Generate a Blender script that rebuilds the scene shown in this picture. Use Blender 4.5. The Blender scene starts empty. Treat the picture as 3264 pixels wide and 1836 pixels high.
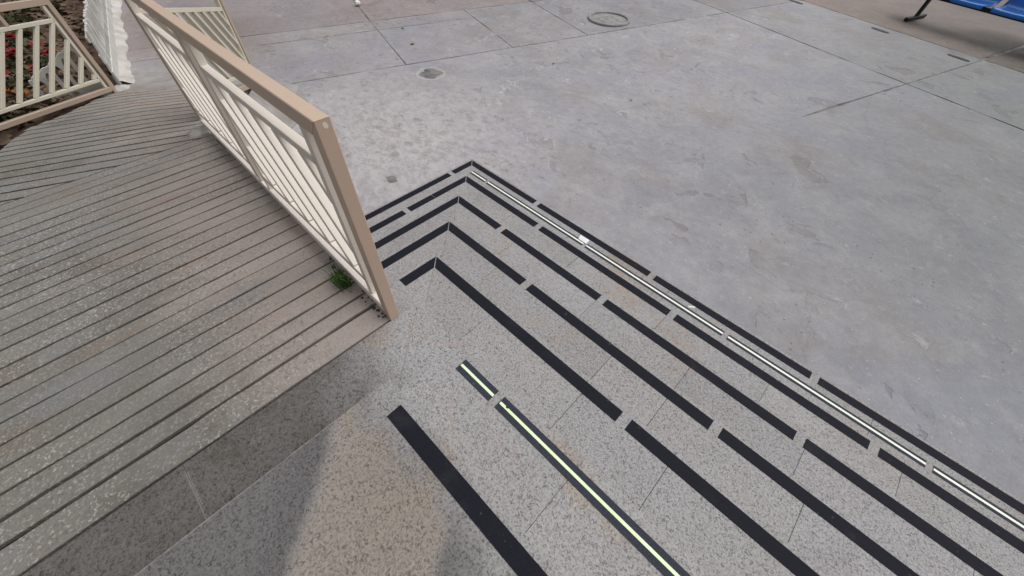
import bpy, math, random
import numpy as np
from mathutils import Matrix, Vector
random.seed(7)
rng = np.random.default_rng(11)
sc = bpy.context.scene
COL = sc.collection

# ------------------------------------------------------------------ camera
cam_d = bpy.data.cameras.new('camera')
cam_d.sensor_fit = 'HORIZONTAL'
cam_d.sensor_width = 36.0
cam_d.lens = 36.0 * 1198.24 / 3264.0
cam_d.clip_start = 0.02
cam_d.clip_end = 1000.0
cam = bpy.data.objects.new('camera', cam_d)
COL.objects.link(cam)
R3 = Matrix(((0.71571491, -0.5606865, 0.41639262),
             (0.69755976, 0.54480023, -0.46540637),
             (0.03409628, 0.62355702, 0.78103399)))
M = R3.to_4x4()
M.translation = Vector((1.1787197, -0.71815385, 1.18614096))
cam.matrix_world = M
sc.camera = cam

# ------------------------------------------------------------------ sky, sun, exposure
SUN_ELEV, SUN_ROT = math.radians(62), math.radians(20)
world = bpy.data.worlds.new('World')
sc.world = world
world.use_nodes = True
wn = world.node_tree
wn.nodes.clear()
w_out = wn.nodes.new('ShaderNodeOutputWorld')
w_bg = wn.nodes.new('ShaderNodeBackground')
w_sky = wn.nodes.new('ShaderNodeTexSky')
w_sky.sky_type = 'NISHITA'
w_sky.sun_disc = False
w_sky.sun_elevation = SUN_ELEV
w_sky.sun_rotation = SUN_ROT
w_sky.dust_density = 4.0
w_sky.air_density = 1.0
w_sky.ozone_density = 1.0
w_hs = wn.nodes.new('ShaderNodeHueSaturation')
w_hs.inputs['Saturation'].default_value = 0.22
wn.links.new(w_sky.outputs[0], w_hs.inputs['Color'])
wn.links.new(w_hs.outputs[0], w_bg.inputs['Color'])
w_bg.inputs['Strength'].default_value = 0.06
wn.links.new(w_bg.outputs[0], w_out.inputs['Surface'])

sun_d = bpy.data.lights.new('sun', 'SUN')
sun_d.energy = 1.5
sun_d.angle = math.radians(70)
sun_d.color = (1.0, 0.985, 0.975)
sun = bpy.data.objects.new('sun', sun_d)
COL.objects.link(sun)
# sky rotation 0 = +Y, measured clockwise seen from above
sdir = Vector((math.sin(SUN_ROT) * math.cos(SUN_ELEV), math.cos(SUN_ROT) * math.cos(SUN_ELEV), math.sin(SUN_ELEV)))
sun.rotation_euler = sdir.to_track_quat('Z', 'Y').to_euler()

sc.view_settings.view_transform = 'Standard'
sc.view_settings.look = 'None'
sc.view_settings.gamma = 1.0
sc.view_settings.exposure = 0.5
sc.view_settings.use_curve_mapping = False

# ------------------------------------------------------------------ helpers
BASE = {}


def tag(o, label=None, cat=None, group=None, kind=None):
    if label: o['label'] = label
    if cat: o['category'] = cat
    if group: o['group'] = group
    if kind: o['kind'] = kind
    return o


def thing(name, loc, label, cat, group=None):
    o = bpy.data.objects.new(name, None)
    o.empty_display_size = 0.1
    COL.objects.link(o)
    o.location = loc
    BASE[o.name] = np.array(loc, float)
    return tag(o, label, cat, group)


def obj(name, V, F, mat, parent=None, smooth=False):
    off = BASE[parent.name] if parent is not None else np.zeros(3)
    me = bpy.data.meshes.new(name)
    V = np.asarray(V, float) - off
    me.from_pydata([tuple(v) for v in V], [], [tuple(f) for f in F])
    me.materials.append(mat)
    if smooth:
        me.polygons.foreach_set('use_smooth', [True] * len(me.polygons))
    me.update()
    o = bpy.data.objects.new(name, me)
    COL.objects.link(o)
    if parent is not None:
        o.parent = parent
        BASE[o.name] = off
    else:
        BASE[o.name] = np.zeros(3)
    return o


class MB:
    def __init__(s):
        s.V, s.F = [], []

    def add(s, V, F):
        n = len(s.V)
        s.V += [tuple(v) for v in V]
        s.F += [tuple(i + n for i in f) for f in F]
        return s

    def box(s, O, A, B, C, bev=0.0):
        """box from corner O with edge vectors A, B, C (right-handed); bevelled edges"""
        O, A, B, C = (np.array(q, float) for q in (O, A, B, C))
        if bev <= 0:
            V = [O, O + A, O + A + B, O + B, O + C, O + A + C, O + A + B + C, O + B + C]
            F = [(3, 2, 1, 0), (4, 5, 6, 7), (0, 1, 5, 4), (1, 2, 6, 5), (2, 3, 7, 6), (3, 0, 4, 7)]
            return s.add(V, F)
        L = [np.linalg.norm(q) for q in (A, B, C)]
        U = [q / l for q, l in zip((A, B, C), L)]
        V, idx = [], {}
        for sx in (0, 1):
            for sy in (0, 1):
                for sz in (0, 1):
                    sg = (sx, sy, sz)
                    for ax in range(3):
                        p = O.copy()
                        for k in range(3):
                            d = 0 if k == ax else bev
                            p = p + U[k] * (L[k] - d if sg[k] else d)
                        idx[(sg, ax)] = len(V)
                        V.append(p)
        F = []
        c0 = O + (A + B + C) / 2

        def face(ids):
            P = [V[i] for i in ids]
            c = sum(P) / len(P)
            n = np.cross(P[1] - P[0], P[2] - P[0])
            F.append(tuple(ids) if n @ (c - c0) > 0 else tuple(reversed(ids)))
        for ax in range(3):
            a, b = [k for k in range(3) if k != ax]
            for sv in (0, 1):
                q = []
                for (i, j) in ((0, 0), (1, 0), (1, 1), (0, 1)):
                    sg = [0, 0, 0]
                    sg[ax] = sv; sg[a] = i; sg[b] = j
                    q.append(idx[(tuple(sg), ax)])
                face(q)
            # edges along ax
            for i in (0, 1):
                for j in (0, 1):
                    s0 = [0, 0, 0]; s0[ax] = 0; s0[a] = i; s0[b] = j
                    s1 = list(s0); s1[ax] = 1
                    face([idx[(tuple(s0), a)], idx[(tuple(s1), a)], idx[(tuple(s1), b)], idx[(tuple(s0), b)]])
        for sg in [(x, y, z) for x in (0, 1) for y in (0, 1) for z in (0, 1)]:
            face([idx[(sg, 0)], idx[(sg, 1)], idx[(sg, 2)]])
        return s.add(V, F)

    def tube(s, pts, r, n=8):
        pts = [np.array(p, float) for p in pts]
        rings = []
        for i, p in enumerate(pts):
            d = pts[min(i + 1, len(pts) - 1)] - pts[max(i - 1, 0)]
            d = d / np.linalg.norm(d)
            a = np.cross(d, (0, 0, 1.0))
            if np.linalg.norm(a) < 1e-4: a = np.cross(d, (1.0, 0, 0))
            a = a / np.linalg.norm(a); b = np.cross(d, a)
            rr = r[i] if hasattr(r, '__len__') else r
            rings.append([p + rr * (math.cos(t) * a + math.sin(t) * b) for t in np.linspace(0, 2 * math.pi, n, endpoint=False)])
        V = [v for q in rings for v in q]
        F = []
        for i in range(len(pts) - 1):
            for j in range(n):
                k = (j + 1) % n
                F.append((i * n + j, (i + 1) * n + j, (i + 1) * n + k, i * n + k))
        F.append(tuple(range(n)))
        F.append(tuple(reversed([(len(pts) - 1) * n + j for j in range(n)])))
        return s.add(V, F)

    def prism(s, poly, ztop, depth, bev=0.004):
        """plate over a counter-clockwise outline; ztop a number or a function of x, y"""
        P = np.array(poly, float)
        n = len(P)
        zf = ztop if callable(ztop) else (lambda x, y: ztop)
        prv, nxt = np.roll(P, 1, 0), np.roll(P, -1, 0)
        d1 = P - prv; d1 /= np.linalg.norm(d1, axis=1)[:, None] + 1e-12
        d2 = nxt - P; d2 /= np.linalg.norm(d2, axis=1)[:, None] + 1e-12
        n1 = np.stack([-d1[:, 1], d1[:, 0]], 1); n2 = np.stack([-d2[:, 1], d2[:, 0]], 1)
        m = n1 + n2
        m /= np.maximum((m * n1).sum(1), 0.35)[:, None]
        I = P + m * bev
        V = [(x, y, zf(x, y)) for x, y in I] + [(x, y, zf(x, y) - bev * 0.9) for x, y in P] + [(x, y, zf(x, y) - depth) for x, y in P]
        F = [tuple(range(n)), tuple(reversed(range(2 * n, 3 * n)))]
        for i in range(n):
            j = (i + 1) % n
            F.append((n + i, n + j, j, i))
            F.append((2 * n + i, 2 * n + j, n + j, n + i))
        return s.add(V, F)

    def make(s, name, mat, parent=None, smooth=False):
        return obj(name, s.V, s.F, mat, parent, smooth)


def ccw(P):
    P = [tuple(p) for p in P]
    a = sum(P[i][0] * P[(i + 1) % len(P)][1] - P[(i + 1) % len(P)][0] * P[i][1] for i in range(len(P)))
    return P if a > 0 else P[::-1]


def clip(poly, nrm, c, keep_less=True):
    """keep the side nrm.p <= c (or >= c)"""
    sgn = 1 if keep_less else -1
    out = []
    for i in range(len(poly)):
        p, q = np.array(poly[i]), np.array(poly[(i + 1) % len(poly)])
        dp, dq = sgn * (p @ nrm - c), sgn * (q @ nrm - c)
        if dp <= 0: out.append(tuple(p))
        if dp * dq < 0:
            t = dp / (dp - dq)
            out.append(tuple(p + t * (q - p)))
    return out


def rough_loop(poly, step, amp):
    """break long edges up and jitter them sideways a little, so cut edges are not ruler-straight"""
    out = []
    for i in range(len(poly)):
        p, q = np.array(poly[i], float), np.array(poly[(i + 1) % len(poly)], float)
        L = np.linalg.norm(q - p)
        out.append(tuple(p))
        k = int(L / step)
        if k < 2: continue
        d = (q - p) / L; nn = np.array([-d[1], d[0]])
        w = rng.normal(0, amp, k + 1)
        w = (w + np.roll(w, 1)) / 1.4
        for j in range(1, k):
            out.append(tuple(p + d * (L * (j + rng.uniform(-.25, .25)) / k) + nn * w[j]))
    return out


# ------------------------------------------------------------------ materials
class NT:
    def __init__(s, name):
        s.m = bpy.data.materials.new(name)
        s.m.use_nodes = True
        s.t = s.m.node_tree
        s.n = s.t.nodes
        s.b = s.n['Principled BSDF']
        g = s.n.new('ShaderNodeNewGeometry')
        s.pos = g.outputs['Position']

    def link(s, a, b): s.t.links.new(a, b)

    def val(s, x):
        v = s.n.new('ShaderNodeValue'); v.outputs[0].default_value = x; return v.outputs[0]

    def mapping(s, scale=(1, 1, 1), rot=(0, 0, 0), loc=(0, 0, 0), vec=None):
        m = s.n.new('ShaderNodeMapping')
        m.inputs['Scale'].default_value = scale; m.inputs['Rotation'].default_value = rot; m.inputs['Location'].default_value = loc
        s.link(vec or s.pos, m.inputs['Vector'])
        return m.outputs[0]

    def noise(s, scale, detail=3, rough=.55, vec=None, dist=0.0, loc=None):
        t = s.n.new('ShaderNodeTexNoise')
        t.inputs['Scale'].default_value = scale; t.inputs['Detail'].default_value = detail
        t.inputs['Roughness'].default_value = rough; t.inputs['Distortion'].default_value = dist
        if loc is not None: vec = s.mapping(loc=loc, vec=vec)
        s.link(vec or s.pos, t.inputs['Vector'])
        return t.outputs['Fac']

    def voro(s, scale, feature='F1', vec=None, rnd=1.0, out='Distance'):
        t = s.n.new('ShaderNodeTexVoronoi')
        t.feature = feature
        t.inputs['Scale'].default_value = scale; t.inputs['Randomness'].default_value = rnd
        s.link(vec or s.pos, t.inputs['Vector'])
        return t.outputs[out]

    def ramp(s, fac, a, b, lo=0.0, hi=1.0, smooth=True):
        m = s.n.new('ShaderNodeMapRange')
        m.interpolation_type = 'SMOOTHSTEP' if smooth else 'LINEAR'
        m.inputs['From Min'].default_value = a; m.inputs['From Max'].default_value = b
        m.inputs['To Min'].default_value = lo; m.inputs['To Max'].default_value = hi
        s.link(fac, m.inputs['Value'])
        return m.outputs[0]

    def math(s, op, a, b=None, clampv=False):
        m = s.n.new('ShaderNodeMath'); m.operation = op; m.use_clamp = clampv
        for i, q in enumerate((a, b)):
            if q is None: continue
            if isinstance(q, (int, float)): m.inputs[i].default_value = q
            else: s.link(q, m.inputs[i])
        return m.outputs[0]

    def mix(s, fac, a, b, mode='MIX'):
        m = s.n.new('ShaderNodeMix'); m.data_type = 'RGBA'; m.blend_type = mode
        if isinstance(fac, (int, float)): m.inputs[0].default_value = fac
        else: s.link(fac, m.inputs[0])
        for i, q in ((6, a), (7, b)):
            if isinstance(q, tuple): m.inputs[i].default_value = (*q, 1.0)
            else: s.link(q, m.inputs[i])
        return m.outputs[2]

    def sep(s):
        x = s.n.new('ShaderNodeSeparateXYZ'); s.link(s.pos, x.inputs[0]); return x.outputs

    def blob(s, cx, cy, rx, ry, rot=0.0, soft=.6, wob=.35, wscale=6.0):
        """soft irregular patch on the ground, 1 inside"""
        v = s.mapping(loc=(-cx, -cy, 0))
        m = s.n.new('ShaderNodeMapping'); m.vector_type = 'POINT'
        m.inputs['Rotation'].default_value = (0, 0, -rot)
        s.link(v, m.inputs['Vector'])
        m2 = s.mapping(scale=(1 / rx, 1 / ry, 0), vec=m.outputs[0])
        l = s.n.new('ShaderNodeVectorMath'); l.operation = 'LENGTH'; s.link(m2, l.inputs[0])
        d = s.math('ADD', l.outputs['Value'], s.math('MULTIPLY', s.math('SUBTRACT', s.noise(wscale, 3), .5), wob * 2))
        return s.ramp(d, 1.0 - soft, 1.0 + soft * .3, 1.0, 0.0)

    def bump(s, h, strength=.4, dist=.01, prev=None):
        b = s.n.new('ShaderNodeBump'); b.inputs['Strength'].default_value = strength; b.inputs['Distance'].default_value = dist
        s.link(h, b.inputs['Height'])
        if prev is not None: s.link(prev, b.inputs['Normal'])
        return b.outputs[0]

    def out(s, col=None, rough=.8, nrm=None, spec=.3):
        if col is not None:
            if isinstance(col, tuple): s.b.inputs['Base Color'].default_value = (*col, 1)
            else: s.link(col, s.b.inputs['Base Color'])
        if isinstance(rough, (int, float)): s.b.inputs['Roughness'].default_value = rough
        else: s.link(rough, s.b.inputs['Roughness'])
        s.b.inputs['Specular IOR Level'].default_value = spec
        if nrm is not None: s.link(nrm, s.b.inputs['Normal'])
        return s.m

    def objcol(s):
        o = s.n.new('ShaderNodeObjectInfo'); return o.outputs['Color']

    def objrnd(s):
        o = s.n.new('ShaderNodeObjectInfo'); return o.outputs['Random']


def mat_concrete():
    t = NT('courtyard_concrete')
    big = t.noise(.45, 4, .6, dist=.6)
    mid = t.noise(2.3, 5, .65, dist=.4)
    fine = t.noise(30, 4, .7)
    X = t.sep()
    c = t.mix(t.ramp(big, .30, .70), (.235, .232, .252), (.335, .326, .342))
    c = t.mix(t.ramp(mid, .35, .7, 0, .8), c, (.35, .34, .345))
    c = t.mix(t.ramp(t.noise(1.1, 4, .6, loc=(7, 3, 0)), .50, .70, 0, .65), c, (.262, .235, .225))
    c = t.mix(t.ramp(t.noise(.8, 3, .6, loc=(2, 8, 0), dist=.8), .52, .66, 0, .5), c, (.27, .275, .325))
    # the yard is greener and duller towards the right, brownish with earth far left
    c = t.mix(t.math('MULTIPLY', t.ramp(X[0], -1.2, 2.8, 0, 1.0), t.ramp(X[1], 1.0, 3.6, .45, 1)), c, t.mix(1.0, c, (.62, .66, .65), 'MULTIPLY'))
    # trodden scrapes: broken pale and dark flecks
    sc_ = t.noise(5, 6, .75, vec=t.mapping(scale=(1, 1.25, 1), rot=(0, 0, .5)), dist=.5)
    c = t.mix(t.ramp(sc_, .56, .72, 0, .35), c, (.47, .46, .455))
    zone = t.ramp(t.noise(.9, 3, .6, loc=(11, 2, 0)), .40, .56)
    fl = t.noise(11, 5, .75, vec=t.mapping(scale=(.85, 1.2, 1), rot=(0, 0, .35)), dist=.4)
    c = t.mix(t.math('MULTIPLY', t.ramp(fl, .57, .67), t.math('MULTIPLY', zone, t.ramp(X[0], -.9, .2, .75, .28))), c, (.14, .13, .125))
    # thin pale outlines left where the top skin has flaked
    con = t.noise(2.6, 4, .6, loc=(1, 5, 0), dist=.6)
    band = t.math('ABSOLUTE', t.math('SUBTRACT', con, .60))
    c = t.mix(t.math('MULTIPLY', t.ramp(band, .004, .016, 1, 0), t.math('MULTIPLY', t.math('MULTIPLY', t.ramp(t.noise(4, 3, loc=(0, 3, 1)), .5, .62), .6), t.ramp(X[0], -.9, -.1, 1, 0))), c, (.52, .51, .50))
    flake = t.math('MULTIPLY', t.ramp(con, .60, .615), t.ramp(t.noise(.7, 2, loc=(4, 4, 0)), .48, .60))
    c = t.mix(t.math('MULTIPLY', flake, .8), c, t.mix(1.0, c, (.80, .76, .74), 'MULTIPLY'))
    dk = t.noise(7, 5, .7, dist=.8, loc=(3, 9, 0))
    c = t.mix(t.ramp(dk, .56, .72, 0, .5), c, (.20, .185, .178))
    cr = t.n.new('ShaderNodeTexVoronoi'); cr.feature = 'DISTANCE_TO_EDGE'; cr.inputs['Scale'].default_value = .42
    wv = t.n.new('ShaderNodeVectorMath'); wv.operation = 'ADD'
    nz = t.n.new('ShaderNodeTexNoise'); nz.inputs['Scale'].default_value = 1.6; nz.inputs['Detail'].default_value = 6; nz.inputs['Roughness'].default_value = .65
    t.link(t.pos, nz.inputs['Vector'])
    t.link(t.mapping(scale=(.5, .5, .5), vec=nz.outputs['Color']), wv.inputs[0]); t.link(t.pos, wv.inputs[1]); t.link(wv.outputs[0], cr.inputs['Vector'])
    crk = t.math('MULTIPLY', t.ramp(cr.outputs['Distance'], .0012, .0042, 1, 0), t.ramp(t.noise(.75, 2, loc=(3, 1, 0)), .50, .60))
    c = t.mix(t.math('MULTIPLY', crk, .3), c, (.14, .13, .125))
    pits = t.voro(16, vec=t.mapping(loc=(.3, .1, 0)))
    pm = t.math('MULTIPLY', t.ramp(pits, .05, .16, 1, 0), t.ramp(t.noise(1.6, 2, loc=(1, 2, 0)), .5, .62))
    c = t.mix(t.math('MULTIPLY', pm, .7), c, (.12, .11, .105))
    c = t.mix(t.ramp(fine, .3, .7, 0, .35), c, t.mix(.5, c, (.25, .24, .245)))
    m2 = t.noise(13, 4, .7, loc=(6, 6, 0))
    c = t.mix(t.ramp(m2, .28, .72, .0, .42), t.mix(1.0, c, (1.12, 1.12, 1.12), 'MULTIPLY'), t.mix(1.0, c, (.78, .77, .77), 'MULTIPLY'))
    grit = t.noise(75, 3, .7, loc=(2, 1, 0))
    c = t.mix(t.ramp(grit, .30, .70, 0, .5), t.mix(1.0, c, (1.10, 1.10, 1.10), 'MULTIPLY'), t.mix(1.0, c, (.80, .79, .79), 'MULTIPLY'))
    c = t.mix(t.ramp(t.noise(48, 2, .6, loc=(5, 2, 0)), .69, .74, 0, .5), c, (.54, .53, .52))
    # worn pinkish-pale zone by the foot of the steps
    c = t.mix(t.math('MULTIPLY', t.blob(-1.9, .9, 1.7, 1.6, soft=.9), .7), c, t.mix(t.ramp(fl, .40, .62), (.49, .465, .475), (.34, .305, .30)))
    pot = t.mapping(loc=(3.0, -2.215, 0))
    lv = t.n.new('ShaderNodeVectorMath'); lv.operation = 'LENGTH'; t.link(t.mapping(scale=(1, 1, 0), vec=pot), lv.inputs[0])
    pr = t.math('ABSOLUTE', t.math('SUBTRACT', t.math('ADD', lv.outputs['Value'], t.math('MULTIPLY', t.math('SUBTRACT', t.noise(9, 2), .5), .09)), .165))
    c = t.mix(t.ramp(pr, .004, .022, .45, 0), c, (.50, .49, .48))
    bench_shade = t.blob(2.75, 9.75, 1.55, .75, rot=-.3, soft=.75, wob=.15, wscale=2)
    c = t.mix(t.math('MULTIPLY', bench_shade, .94), c, (.026, .021, .018))  # deep shade under the bench, put into the concrete colour
    c = t.mix(t.math('MULTIPLY', t.blob(-6.0, .6, 1.7, .9, rot=0, soft=.8, wob=.3, wscale=2), .8), c, (.22, .195, .175))
    f2 = t.noise(6.5, 6, .72, loc=(12, 3, 0), dist=.35)
    f3 = t.noise(9, 6, .72, loc=(3, 14, 0), dist=.35)
    zn = t.math('MAXIMUM', t.blob(-2.3, 1.3, 1.9, 1.5, soft=.9, wob=.3, wscale=1.5), .25)
    c = t.mix(t.math('MULTIPLY', t.ramp(f2, .54, .64), t.math('MULTIPLY', zn, .6)), c, (.225, .20, .195))
    c = t.mix(t.math('MULTIPLY', t.ramp(f3, .58, .66), t.math('MULTIPLY', zn, .55)), c, (.50, .485, .485))
    # greyish weathered seams running off the joint that has closed up
    c = t.mix(1.0, c, t.objcol(), 'MULTIPLY')
    h = t.math('ADD', t.math('MULTIPLY', mid, .5), t.math('MULTIPLY', fine, .22))
    h = t.math('SUBTRACT', h, t.math('MULTIPLY', pm, .5))
    h = t.math('SUBTRACT', h, t.math('MULTIPLY', flake, .5))
    h = t.math('ADD', h, t.math('MULTIPLY', t.ramp(sc_, .58, .66), .25))
    return t.out(c, t.ramp(big, .3, .7, .62, .85), t.bump(h, .7, .014), .3)


def mat_joint():
    t = NT('joint_dirt')
    c = t.mix(t.ramp(t.noise(5, 4, .7), .35, .65), (.12, .115, .11), (.24, .23, .225))
    return t.out(c, .95, t.bump(t.noise(40, 4), .6, .01), .1)


def grain(t, s1=85, s2=150):
    """grit of a washed-aggregate slab: pale grains, dark pits"""
    g = t.noise(s1, 3, .7)
    v = t.voro(s2 * .62)
    p = t.noise(s1 * .8, 2, .6, loc=(4, 1, 2), dist=1.0)
    return g, v, p


def mat_stone():
    """one washed-grit stone for all treads, with a beige patch on the landing and a grimy ledge by the ramp"""
    t = NT('stair_stone')
    X = t.sep()
    g, v, p = grain(t, 138, 225)
    big = t.noise(1.7, 4, .6, dist=.5)
    c = t.mix(t.ramp(g, .33, .68), (.232, .224, .226), (.355, .346, .350))
    c = t.mix(t.ramp(v, .34, .60, 0, .45), c, (.44, .432, .44))
    pit = t.ramp(p, .55, .67)
    c = t.mix(t.math('MULTIPLY', pit, .66), c, (.105, .098, .096))
    c = t.mix(t.ramp(big, .35, .72, 0, .55), c, t.mix(1.0, c, (.86, .82, .79), 'MULTIPLY'))
    c = t.mix(t.ramp(t.noise(4.5, 4, .65, loc=(3, 0, 0)), .55, .72, 0, .5), c, t.mix(1.0, c, (.80, .79, .80), 'MULTIPLY'))
    c = t.mix(t.ramp(t.noise(2.2, 4, .65, loc=(5, 5, 0), dist=.7), .56, .70, 0, .65), c, t.mix(1.0, c, (1.02, .86, .70), 'MULTIPLY'))
    # grime on the ledge beside the ramp; the landing darker round a beige patch
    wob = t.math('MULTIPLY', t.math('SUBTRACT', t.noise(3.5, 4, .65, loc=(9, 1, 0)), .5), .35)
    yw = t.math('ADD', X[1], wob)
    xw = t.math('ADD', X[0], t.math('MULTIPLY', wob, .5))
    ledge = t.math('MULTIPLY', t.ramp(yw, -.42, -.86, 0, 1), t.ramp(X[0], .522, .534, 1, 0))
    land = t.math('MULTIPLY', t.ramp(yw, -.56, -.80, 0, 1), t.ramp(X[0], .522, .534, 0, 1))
    # beige patch: straight edge on the left, fading into the tread near the strip and cut by a dark wedge at the right
    w2 = t.math('MULTIPLY', t.math('SUBTRACT', t.noise(7, 4, .6, loc=(1, 7, 0)), .5), .07)
    dl_ = t.math('ADD', t.math('ADD', t.math('MULTIPLY', X[0], .735), t.math('MULTIPLY', X[1], .678)), w2)     # distance across the left edge
    dr_ = t.math('ADD', t.math('ADD', t.math('MULTIPLY', X[0], .79), t.math('MULTIPLY', X[1], .61)), w2)
    beige_mask = t.math('MULTIPLY', t.ramp(dl_, -.165, -.105), t.ramp(dr_, .325, .365, 1, 0))
    beige_mask = t.math('MULTIPLY', beige_mask, t.ramp(yw, -.66, -.74))
    land = t.math('MULTIPLY', land, t.math('SUBTRACT', 1.0, beige_mask, True))
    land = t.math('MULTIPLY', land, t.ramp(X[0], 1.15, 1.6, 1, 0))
    c = t.mix(t.math('MULTIPLY', beige_mask, .85), c, t.mix(1.0, c, (.78, .69, .58), 'MULTIPLY'))
    edge_ = t.math('MULTIPLY', t.ramp(dl_, -.30, -.17), t.ramp(dl_, -.15, -.12, 1, 0))
    c = t.mix(t.math('MULTIPLY', t.math('MULTIPLY', land, edge_), .35), c, t.mix(1.0, c, (.6, .59, .6), 'MULTIPLY'))
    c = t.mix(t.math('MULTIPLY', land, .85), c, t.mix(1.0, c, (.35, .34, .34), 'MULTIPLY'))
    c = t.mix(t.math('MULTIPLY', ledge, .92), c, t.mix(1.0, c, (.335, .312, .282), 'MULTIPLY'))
    # pale worn arris of the landing and a sandy joint across the ledge
    arr = t.math('MULTIPLY', t.math('MULTIPLY', t.ramp(X[0], .5275, .529), t.ramp(X[0], .532, .535, 1, 0)), t.ramp(X[1], -.74, -.82))
    arr = t.math('MULTIPLY', arr, t.ramp(t.noise(14, 2), .38, .5))
    c = t.mix(t.math('MULTIPLY', arr, .5), c, (.30, .285, .27))
    sj = t.ramp(t.math('ABSOLUTE', t.math('ADD', X[1], 1.194)), .003, .0055, 1, 0)
    sj = t.math('MULTIPLY', t.math('MULTIPLY', sj, t.ramp(X[0], .522, .526, 1, 0)), t.ramp(X[0], .27, .30))
    c = t.mix(t.math('MULTIPLY', sj, .6), c, (.24, .225, .205))
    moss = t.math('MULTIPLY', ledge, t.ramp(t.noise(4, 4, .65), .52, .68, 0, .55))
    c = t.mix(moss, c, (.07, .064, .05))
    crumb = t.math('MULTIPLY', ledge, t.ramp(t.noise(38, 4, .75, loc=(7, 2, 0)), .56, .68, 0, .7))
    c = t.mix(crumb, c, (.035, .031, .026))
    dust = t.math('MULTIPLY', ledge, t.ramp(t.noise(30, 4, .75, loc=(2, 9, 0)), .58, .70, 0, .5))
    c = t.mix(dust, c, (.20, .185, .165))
    c = t.mix(1.0, c, t.objcol(), 'MULTIPLY')
    h = t.math('SUBTRACT', t.math('ADD', t.math('MULTIPLY', g, .6), t.math('MULTIPLY', v, .3)), t.math('MULTIPLY', pit, .5))
    return t.out(c, .72, t.bump(h, .6, .004), .3)


def mat_ramp():
    t = NT('ramp_concrete')
    r = t.objrnd()
    g, v, p = grain(t, 95, 170)
    big = t.noise(1.3, 4, .6, dist=.5)
    c = t.mix(t.ramp(big, .35, .7), (.192, .178, .162), (.250, .230, .214))
    X = t.sep()
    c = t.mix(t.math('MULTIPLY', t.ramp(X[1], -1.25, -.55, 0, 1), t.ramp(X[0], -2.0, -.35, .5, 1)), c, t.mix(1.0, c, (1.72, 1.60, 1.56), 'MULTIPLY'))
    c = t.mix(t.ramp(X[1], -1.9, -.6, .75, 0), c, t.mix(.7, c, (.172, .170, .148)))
    band = t.noise(2.0, 4, .65, vec=t.mapping(scale=(2.4, .7, 1)))
    c = t.mix(t.ramp(band, .52, .68, 0, .55), c, t.mix(1.0, c, (1.02, .80, .68), 'MULTIPLY'))
    damp = t.noise(1.7, 5, .68, loc=(6, 2, 0), dist=.6)
    c = t.mix(t.ramp(damp, .52, .66, 0, .55), c, t.mix(1.0, c, (.66, .64, .62), 'MULTIPLY'))
    c = t.mix(t.ramp(t.noise(2.2, 3, loc=(8, 1, 0), vec=t.mapping(scale=(2.2, .8, 1))), .55, .68, 0, .55), c, (.21, .215, .215))
    # washed grit, clearer towards the walked side
    amt = t.math('ADD', t.ramp(t.noise(2.4, 3, loc=(2, 6, 0)), .34, .60, .35, .95), 0.0)
    c = t.mix(t.math('MULTIPLY', t.ramp(g, .52, .68), amt), c, (.45, .42, .39))
    c = t.mix(t.math('MULTIPLY', t.ramp(p, .54, .66), t.math('MULTIPLY', amt, .5)), c, (.085, .075, .068))
    c = t.mix(1.0, c, t.mix(r, (.95, .948, .945), (1.05, 1.045, 1.04)), 'MULTIPLY')
    h = t.math('ADD', t.math('MULTIPLY', g, .6), t.math('MULTIPLY', v, .25))
    n = t.bump(t.noise(9, 4), .3, .01, t.bump(h, .6, .005))
    return t.out(c, .85, n, .2)


def mat_groove():
    t = NT('groove_dirt')
    return t.out(t.mix(t.noise(14, 3), (.015, .011, .009), (.04, .032, .026)), .95, None, .1)


def mat_paint(name, col, var=.06, rough=.38, chip=None):
    t = NT(name)
    n1 = t.noise(6, 3); n2 = t.noise(90, 2)
    c = t.mix(n1, tuple(q * (1 - var) for q in col), tuple(min(1, q * (1 + var)) for q in col))
    if chip:
        c = t.mix(t.ramp(t.noise(26, 4, .7, loc=(2, 2, 1)), .715, .735, 0, 1), c, chip)
    dirt = t.ramp(t.noise(18, 5, .7, loc=(4, 4, 4)), .6, .75, 0, .22)
    c = t.mix(dirt, c, tuple(q * .55 for q in col))
    return t.out(c, rough, t.bump(n2, .06, .003), .45)


def mat_tape(name, col, rough=.75):
    t = NT(name)
    n = t.noise(260, 2, .7)
    c = t.mix(t.ramp(n, .35, .7), tuple(q * .8 for q in col), tuple(q * 1.25 for q in col))
    c = t.mix(t.ramp(t.noise(6, 5, .7, dist=.6), .54, .76, 0, .35), c, tuple(.03 + q for q in col))
    c = t.mix(t.ramp(t.noise(42, 3, .7), .66, .74, 0, .35), c, (.16, .155, .15))
    return t.out(c, rough, t.bump(n, .35, .002), .18)


def mat_simple(name, c1, c2, scale=10, rough=.8, bump=0.3, bscale=60, spec=.3):
    t = NT(name)
    c = t.mix(t.ramp(t.noise(scale, 4, .65), .3, .7), c1, c2)
    return t.out(c, rough, t.bump(t.noise(bscale, 3), bump, .006), spec)


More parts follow.
